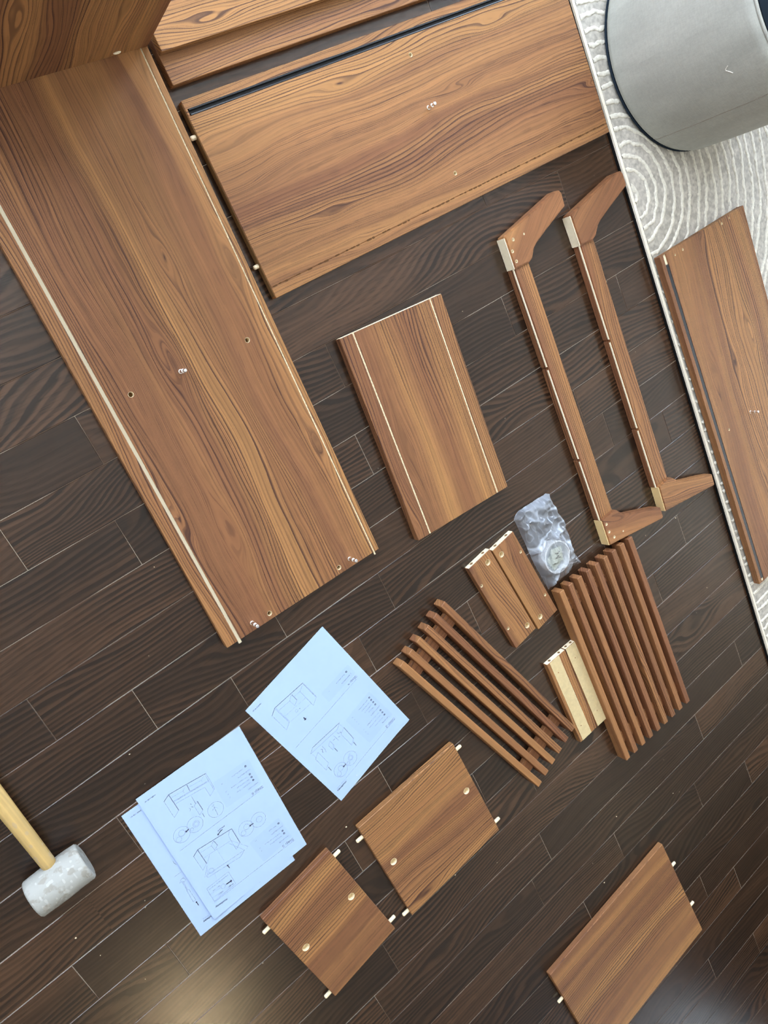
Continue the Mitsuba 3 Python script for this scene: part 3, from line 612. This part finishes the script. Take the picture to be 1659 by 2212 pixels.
# ---------------------------------------------------------------- instruction sheets
PRINT = json.loads('''{"l1":[[1.3,[169.9,42.1],[101.3,51.0]],[0.45,[100.9,50.6],[101.2,93.8],[116.8,101.5],[116.0,58.7],[130.3,56.5]],[0.45,[102.0,53.6],[102.3,92.4]],[0.45,[105.7,54.2],[113.5,57.6],[116.0,58.7]],[0.45,[141.9,55.8],[168.2,52.0]],[0.45,[169.2,43.8],[169.1,85.9],[184.1,93.0],[183.6,48.9]],[0.45,[171.0,43.3],[170.6,85.8]],[1.3,[183.6,48.9],[169.9,42.1]],[1.04,[131.0,50.5],[131.1,66.0]],[0.45,[131.1,66.0],[141.3,71.3],[141.9,55.8],[132.8,49.9]],[0.315,[117.1,77.3],[167.1,70.0]],[0.315,[117.5,94.4],[168.1,87.2]],[2,[145.8,103.9],[145.7,107.3]],[1.2,[139.4,82.5],[138.3,84.0]],[0.45,[196.9,134.9],[19.6,136.1]],[1.04,[174.4,163.3],[105.2,172.7]],[0.45,[174.4,163.3],[185.6,169.6],[116.6,179.1],[105.2,172.7]],[0.315,[106.7,175.3],[107.0,189.7]],[1.04,[105.5,187.9],[107.0,222.5]],[0.45,[107.0,222.5],[118.9,229.3],[118.5,193.2]],[0.315,[118.5,193.2],[105.5,187.9]],[0.45,[142.6,183.6],[142.8,197.4],[150.7,202.7],[150.9,188.3],[142.6,183.6]],[0.45,[173.6,179.3],[174.2,214.3],[187.0,221.4],[186.3,186.4],[173.6,179.3]],[0.9,[112.8,237.5],[112.4,229.5]],[0.9,[146.3,212.4],[146.2,204.0]],[0.9,[180.8,230.9],[180.3,222.1]],[0.315,[183.5,172.5],[183.7,184.3]],[1,[165.8,180.5],[163.6,183.5],[167.8,187.2],[166.3,189.2]],[0.6,[160.2,178.7],[160.3,187.9],[162.6,194.1]],[1,[137.4,188.7],[133.6,189.0]],[0.6,[130.6,182.8],[130.2,190.7],[130.3,198.1]],[1,[125.7,193.0],[122.3,194.7]],[0.6,[121.5,182.8],[121.5,187.4],[117.3,189.2]],[1,[116.6,188.3],[115.8,191.2]],[0.45,[24.1,269.1],[199.3,270.1]],[1.6,[153.8,247.9],[158.2,247.7]],[0.5,[135.8,239.9],[131.6,238.9]],[0.5,[162.9,243.2],[159.6,241.9]]],"l2":[[1.3,[162.2,30.2],[91.3,39.1]],[0.45,[91.3,39.1],[91.6,75.1],[104.6,82.0],[104.9,60.9],[161.0,53.3]],[0.45,[93.6,39.6],[93.7,74.1]],[0.45,[93.4,54.3],[160.7,46.7]],[0.45,[93.5,55.8],[160.9,48.1]],[1.3,[162.2,30.2],[161.5,67.4]],[0.45,[161.5,67.4],[174.1,74.2],[174.2,36.0]],[1.3,[174.2,36.0],[162.2,30.2]],[0.315,[96.8,40.7],[103.7,45.0],[103.9,50.2]],[1.3,[128.3,36.7],[129.2,48.2]],[0.315,[132.1,36.6],[139.2,41.3],[138.6,46.4]],[0.315,[160.8,38.3],[139.2,41.3]],[0.315,[128.9,41.6],[103.7,45.0]],[1.3,[127.8,75.5],[127.4,96.1]],[0.45,[127.4,96.1],[136.4,101.6],[136.3,79.1],[127.8,75.5]],[0.7,[131.8,60.6],[132.1,77.3]],[1,[131.4,109.9],[131.2,101.9]],[1.6,[165.1,110.9],[169.3,111.5]],[0.45,[196.0,135.9],[26.3,136.3]],[1,[141.2,77.2],[138.7,79.8]],[0.6,[145.5,76.6],[144.1,80.1],[146.3,82.9]],[1,[139.6,71.6],[139.1,73.6]],[0.6,[108.7,105.1],[110.2,123.5]],[0.6,[114.2,109.1],[108.1,106.5],[104.9,110.8]],[1.4,[117.4,154.0],[120.8,154.1],[127.0,156.7]],[1.3,[170.4,156.4],[102.6,164.6]],[1.3,[102.6,164.6],[102.6,199.5]],[0.45,[102.6,199.5],[114.3,206.6],[114.0,181.9],[113.2,171.6],[106.5,164.7]],[1.3,[170.4,156.4],[169.7,190.8]],[0.45,[169.7,190.8],[181.0,197.8],[181.8,162.3]],[1.3,[181.8,162.3],[170.4,156.4]],[0.315,[167.6,178.1],[115.0,183.8]],[1.04,[139.5,162.6],[137.9,174.1]],[0.45,[137.9,174.1],[146.1,179.5],[147.4,167.3],[140.0,162.1]],[0.315,[167.6,165.3],[147.4,167.3]],[0.27,[142.8,180.6],[142.2,208.9]],[0.45,[181.3,211.3],[103.1,218.7],[114.4,225.1],[180.4,216.8],[181.3,211.3]],[0.315,[169.0,192.4],[158.4,181.0]],[0.315,[170.6,195.5],[185.0,212.5]],[0.315,[172.3,195.7],[178.7,213.7]],[0.315,[114.6,183.2],[94.3,217.2],[98.8,219.7]],[0.315,[120.4,185.3],[102.0,219.6]],[1.4,[140.9,228.7],[141.5,223.0]],[0.45,[146.1,234.2],[146.4,265.0],[193.1,265.7],[192.6,234.1],[146.1,234.2]],[2,[159.9,253.1],[151.7,253.9]],[1.6,[65.8,184.1],[71.1,184.1]],[0.45,[16.4,271.5],[194.0,267.6]],[0.315,[193.8,248.0],[170.7,251.3],[171.0,254.8]],[0.315,[192.3,257.0],[172.0,259.6]],[0.27,[167.5,218.7],[169.7,231.6]]],"l3":[[0.6,[180.9,133.7],[181.3,137.7],[179.0,143.4]],[0.45,[192.6,161.3],[179.1,161.6]],[0.45,[186.7,179.4],[187.5,197.9]],[0.45,[184.8,180.4],[186.3,199.1]],[0.45,[188.0,198.9],[189.3,227.7],[184.1,228.2],[183.9,201.4],[188.0,198.9]],[0.45,[190.9,178.4],[186.2,174.0],[181.5,174.0],[179.4,180.4],[183.5,182.4],[186.2,178.4],[190.9,178.4]],[1.4,[184.9,240.3],[185.1,233.2]],[0.45,[191.5,270.4],[181.0,271.6]],[0.4,[19.9,282.3],[76.4,285.6]]],"c1":[[138.9,247.1,15.0],[167.5,247.4,14.9],[137.8,246.8,5.5],[137.8,246.8,3.7],[147.8,251.4,3.1],[165.2,244.8,5.5],[175.1,251.3,4.8],[145.8,81.4,2.8]],"c2":[[108.6,111.5,14.8],[151.4,111.2,14.8],[178.9,111.1,15.1],[149.5,111.3,6.1],[149.5,111.3,3.9],[160.1,115.3,3.0],[177.5,108.5,5.8],[187.1,115.6,5.0],[109.1,100.8,1.7],[80.9,183.8,15.0],[53.9,184.5,14.6],[52.4,184.8,5.9],[78.7,181.1,5.5],[88.7,188.0,4.8],[169.6,209.4,4.9],[167.1,251.9,4.3]],"b1":[[26.7,107.0],[29.9,242.0],[29.6,234.7],[29.5,227.9],[29.3,209.1],[29.1,201.8],[28.9,194.6],[28.6,187.5]],"b2":[[26.0,75.5],[26.2,94.5],[26.2,101.6],[26.2,108.9],[26.3,218.0],[26.6,237.0],[26.4,243.9]],"t1":[["Step 4",[17.2,131.0],[42.3,130.8]],["COMPONENTS",[22.0,117.7],[48.9,117.6]],["Back Panel Front",[32.9,107.8],[57.0,107.9]],["x1",[76.0,107.6],[78.5,107.8]],["Step 3",[20.2,267.2],[45.4,265.3]],["HARDWARE",[25.3,252.9],[45.8,251.6]],["Cam Bolt M6 x 35 mm",[36.0,243.3],[60.8,242.5]],["Cam Lock 15 mm",[35.7,235.5],[70.6,235.1]],["Screw Cap 15 mm (Walnut)",[35.7,228.4],[70.3,227.4]],["COMPONENTS",[24.8,219.2],[51.2,218.6]],["Side Panel",[35.3,210.3],[49.5,209.3]],["Center Panel (A)",[35.1,202.7],[55.9,202.9]],["Top Board (Walnut)",[35.2,195.5],[57.9,195.1]],["Bottom Board (Walnut)",[34.8,188.1],[62.1,188.0]],["x6",[79.6,241.9],[82.0,241.9]],["x6",[79.5,234.8],[81.9,234.8]],["x6",[79.5,227.7],[81.9,227.7]],["x1",[78.4,209.5],[80.8,209.5]],["x1",[78.7,202.0],[81.0,202.2]],["x1",[78.5,195.2],[80.9,195.2]],["x1",[78.4,187.9],[80.9,188.0]],["modway",[176.1,275.8],[201.5,274.8]],["PAGE 5 OF 10",[181.1,13.9],[201.4,12.5]]],"t2":[["COMPONENTS",[21.5,86.3],[47.6,86.0]],["Center Board (B)",[32.8,77.0],[56.0,76.4]],["x1",[75.5,76.4],[78.0,76.5]],["Screw Cap 15 mm (Walnut)",[32.3,96.2],[67.0,94.6]],["Cam Lock 15 mm",[32.3,102.9],[57.8,102.2]],["Cam Bolt M6 x 35 mm",[32.1,109.9],[62.3,109.5]],["HARDWARE",[21.2,119.0],[42.5,119.1]],["x2",[75.9,94.5],[78.4,94.6]],["x2",[75.8,101.7],[78.1,101.8]],["x2",[75.6,109.0],[78.0,109.1]],["FRONT",[110.3,150.2],[125.5,150.7]],["Step 6",[16.9,132.8],[41.6,132.4]],["Step 5",[16.3,267.3],[41.5,266.2]],["COMPONENTS",[21.8,228.5],[48.0,228.5]],["Back Panel",[32.4,219.8],[48.1,219.0]],["x1",[75.5,218.3],[78.5,218.5]],["Screw Cap 15 mm (Walnut)",[32.9,238.6],[67.5,237.4]],["Cam Lock 15 mm",[32.4,245.7],[58.1,244.8]],["HARDWARE",[21.6,254.3],[43.0,254.2]],["x4",[76.0,237.2],[78.5,237.3]],["x4",[75.7,244.4],[78.2,244.3]],["Slide the panel into the groove",[149.4,239.6],[190.3,239.1]],["FRONT",[150.1,261.5],[160.0,260.7]],["BOTTOM",[171.1,246.2],[185.9,246.2]],["GROOVE",[170.9,260.6],[182.6,260.7]],["modway",[172.5,280.0],[196.7,277.7]],["PAGE 6 OF 10",[179.9,14.9],[200.2,14.9]]],"t3":[["PAGE 7 OF 10",[179.4,12.8],[198.9,12.4]],["modway",[170.8,277.1],[193.4,276.2]]],"p1a":[[18.4,101.2],[17.8,121.9],[88.5,120.7],[86.8,100.9]],"p1b":[[23.1,180.2],[20.5,254.1],[88.4,250.6],[86.6,183.4]],"p2a":[[17.5,69.1],[19.7,122.5],[88.3,119.5],[86.7,69.9]],"p2b":[[23.9,210.7],[19.6,258.0],[82.7,254.2],[82.7,216.5]]}''')
def sheet(label, A, ex, ey, z, tag, lift, panels, tri_mats=()):
    t = thing('instruction_sheet', label, 'paper', 'instruction sheets on the floor')
    A, ex, ey = np.array(A), np.array(ex), np.array(ey)
    def height(px, py): return z + lift(px / 210.0, py / 297.0)
    def place(P2, dz):
        P2 = np.asarray(P2, float)
        return np.c_[A + P2[:, :1] / 1000 * ex + P2[:, 1:2] / 1000 * ey, height(P2[:, 0], P2[:, 1]) + dz]
    nx, ny = 29, 41
    gx, gy = np.meshgrid(np.linspace(0, 210, nx), np.linspace(0, 297, ny))
    flat = np.c_[gx.ravel(), gy.ravel()]
    top, bot = place(flat, 0.00012), place(flat, 0.0)
    i = np.arange(nx * ny).reshape(ny, nx)
    q = np.stack([i[:-1, :-1], i[:-1, 1:], i[1:, 1:], i[1:, :-1]], -1).reshape(-1, 4)
    up = np.vstack([q[:, [0, 1, 2]], q[:, [0, 2, 3]]])
    rim = np.r_[i[0, :], i[1:, -1], i[-1, -2::-1], i[-2:0:-1, 0]]
    nb = nx * ny; r2 = np.roll(rim, -1)
    side = np.vstack([np.c_[rim, rim + nb, r2 + nb], np.c_[rim, r2 + nb, r2]])
    put('page', trimesh.Trimesh(np.vstack([top, bot]), np.vstack([up, up[:, ::-1] + nb, side]), process=False), 'paper', t)
    def flat_mesh(items, dz):
        out = []
        for V2, Fc in items:
            out.append(trimesh.Trimesh(place(V2, dz), Fc, process=False))
        return trimesh.util.concatenate(out)
    def ribbon(w, P):
        P = np.asarray(P, float); res = []
        for a, b in zip(P[:-1], P[1:]):
            n_ = max(1, int(np.hypot(*(b - a)) / 12))
            d = (b - a) / (np.hypot(*(b - a)) + 1e-9); o = np.array([-d[1], d[0]]) * w / 2; e_ = d * w / 2
            s_ = np.linspace(0, 1, n_ + 1)[:, None]; c = (a - e_) + (b - a + 2 * e_) * s_
            V2 = np.vstack([c - o, c + o]); m_ = n_ + 1
            Fc = np.vstack([[[j, j + 1, m_ + j + 1], [j, m_ + j + 1, m_ + j]] for j in range(n_)])
            res.append((V2, Fc))
        return res
    def circle(x, y, r, w):
        th = np.linspace(0, 2 * math.pi, 29)
        return ribbon(w, np.c_[x + r * np.cos(th), y + r * np.sin(th)])
    def arrow(P, w):
        a, b = np.array(P[0]), np.array(P[-1]); d = (b - a) / np.hypot(*(b - a)); o = np.array([-d[1], d[0]])
        V2 = np.vstack([b + d * w * 1.6, b - o * w * 1.5, b + o * w * 1.5])
        return [(V2, np.array([[0, 2, 1]]))]
    lines, dark = [], []
    for it in PRINT.get('l' + tag, []):
        w, P = it[0], it[1:]
        (dark if w in (2, 1.4, 1.6, 0.9) else lines).extend(ribbon(w, P))
        if w in (2, 1.6, 1.4, 0.9): dark.extend(arrow(P[-2:], w * 1.05))
    for x, y, r in PRINT.get('c' + tag, []): lines.extend(circle(x, y, r, .42))
    for x, y in PRINT.get('b' + tag, []): dark.extend(circle(x, y, 1.35, 1.0))
    def panel(name):
        p = Polygon(PRINT[name]).convex_hull.minimum_rotated_rectangle.buffer(3)
        V2, Fc = trimesh.creation.triangulate_polygon(p.segmentize(12), engine='earcut')
        V3, Fc = trimesh.remesh.subdivide_to_size(np.c_[V2, np.zeros(len(V2))], Fc, 5.0)
        return (V3[:, :2], Fc)
    if panels: [put('print_panel', flat_mesh([panel(p)], .00022), 'print_panel', t, label='grey printed panel') for p in panels]
    words, heads = [], []
    for s_, a, b in PRINT.get('t' + tag, []):
        a, b = np.array(a), np.array(b); L = np.hypot(*(b - a))
        bold = s_ in ('modway', 'FRONT') or s_.startswith('PAGE')
        m_ = meshkit.text_mesh(s_, 1.0, 0.01, bold)
        v_ = np.asarray(m_.vertices); f_ = np.asarray(m_.faces)
        keep = np.all(v_[f_][:, :, 2] > 0.005, axis=1); f_ = f_[keep]
        sc = L / (v_[:, 0].max() - v_[:, 0].min())
        hh = {'S': 5.2, 'm': 3.6}.get(s_[0] if s_.startswith('Step') or s_ == 'modway' else '', min(sc * 1.0, 2.1))
        d = (b - a) / L; o = np.array([-d[1], d[0]])
        V2 = a + (v_[:, :1] - v_[:, 0].min()) * sc * d + (v_[:, 1:2] - 0.5) * hh * o
        (heads if bold else words).append((V2, f_))
    if lines: put('line_print', flat_mesh(lines, .00030), 'ink_light', t, label='thin grey line drawing', kind='stuff')
    if words: put('text_print', flat_mesh(words, .00032), 'ink', t, label='small printed lettering', kind='stuff')
    if dark or heads: put('bold_print', flat_mesh(dark + heads, .00034), 'ink_dark', t, label='black printed arrows and lettering', kind='stuff')
    return t

def lift1(x, y): return 0.0022 * np.exp(-((x - .02) ** 2 + (y - 1.0) ** 2) / .01) + 0.0004 * np.sin(5 * x + 4 * y) ** 2
def lift2(x, y): return 0.0012 * np.exp(-((x - 1.0) ** 2) / .06) + 0.0008 * np.exp(-((x - 1) ** 2 + (y - 1) ** 2) / .02) + 0.0004 * np.sin(6 * x - 3 * y) ** 2
def lift3(x, y): return 0.0003 * np.sin(4 * x + 3 * y) ** 2
sheet('single instruction sheet lying alone, printed Step 3 and Step 4', [0.3554, -0.6170], [-0.97419, -0.22571], [0.22571, -0.97419], 0.0006, '1', lift1, ['p1a', 'p1b'])
sheet('lower of the two overlapping instruction sheets, nearest the mallet', [0.0938, -0.6931], [-0.9994, 0.0346], [-0.0346, -0.9994], 0.0006, '3', lift3, [])
sheet('upper of the two overlapping instruction sheets, printed Step 5 and Step 6', [0.1273, -0.6820], [-0.99947, 0.03246], [-0.03246, -0.99947], 0.0016, '2', lift2, ['p2a', 'p2b'])

# ---------------------------------------------------------------- crumbs of wood on the floor
cr_ = random.Random(11)
spots = [(0.006, -0.004), (0.80, -0.02), (-0.05, -0.60), (-0.02, -0.78), (0.20, -1.01), (0.27, -0.93), (0.93, -0.47), (0.45, -1.36), (-0.30, -0.60), (-0.17, -0.86), (0.79, -1.53), (0.98, -1.62), (1.28, -0.78), (1.30, -0.95), (0.53, -0.02), (-0.28, -0.82), (0.12, -0.87), (0.68, -1.66), (1.33, -0.33), (0.35, -1.30)]
spots += [(cr_.uniform(-.4, 1.4), cr_.uniform(-2.2, -.1)) for _ in range(70)]
ms = []
for i, (x, y) in enumerate(spots):
    r = cr_.uniform(.0009, .0018) if i < 20 else cr_.uniform(.0004, .0009)
    q = trimesh.creation.icosphere(1, r); q.vertices *= [1, cr_.uniform(.4, 1), .5]; q.vertices += [x, y, r * .3]
    ms.append(q)
k = put('wood_crumbs', ms, 'raw_end'); labels[k] = {'label': 'pale crumbs of chipped wood scattered on the dark floor', 'category': 'crumbs', 'kind': 'stuff'}
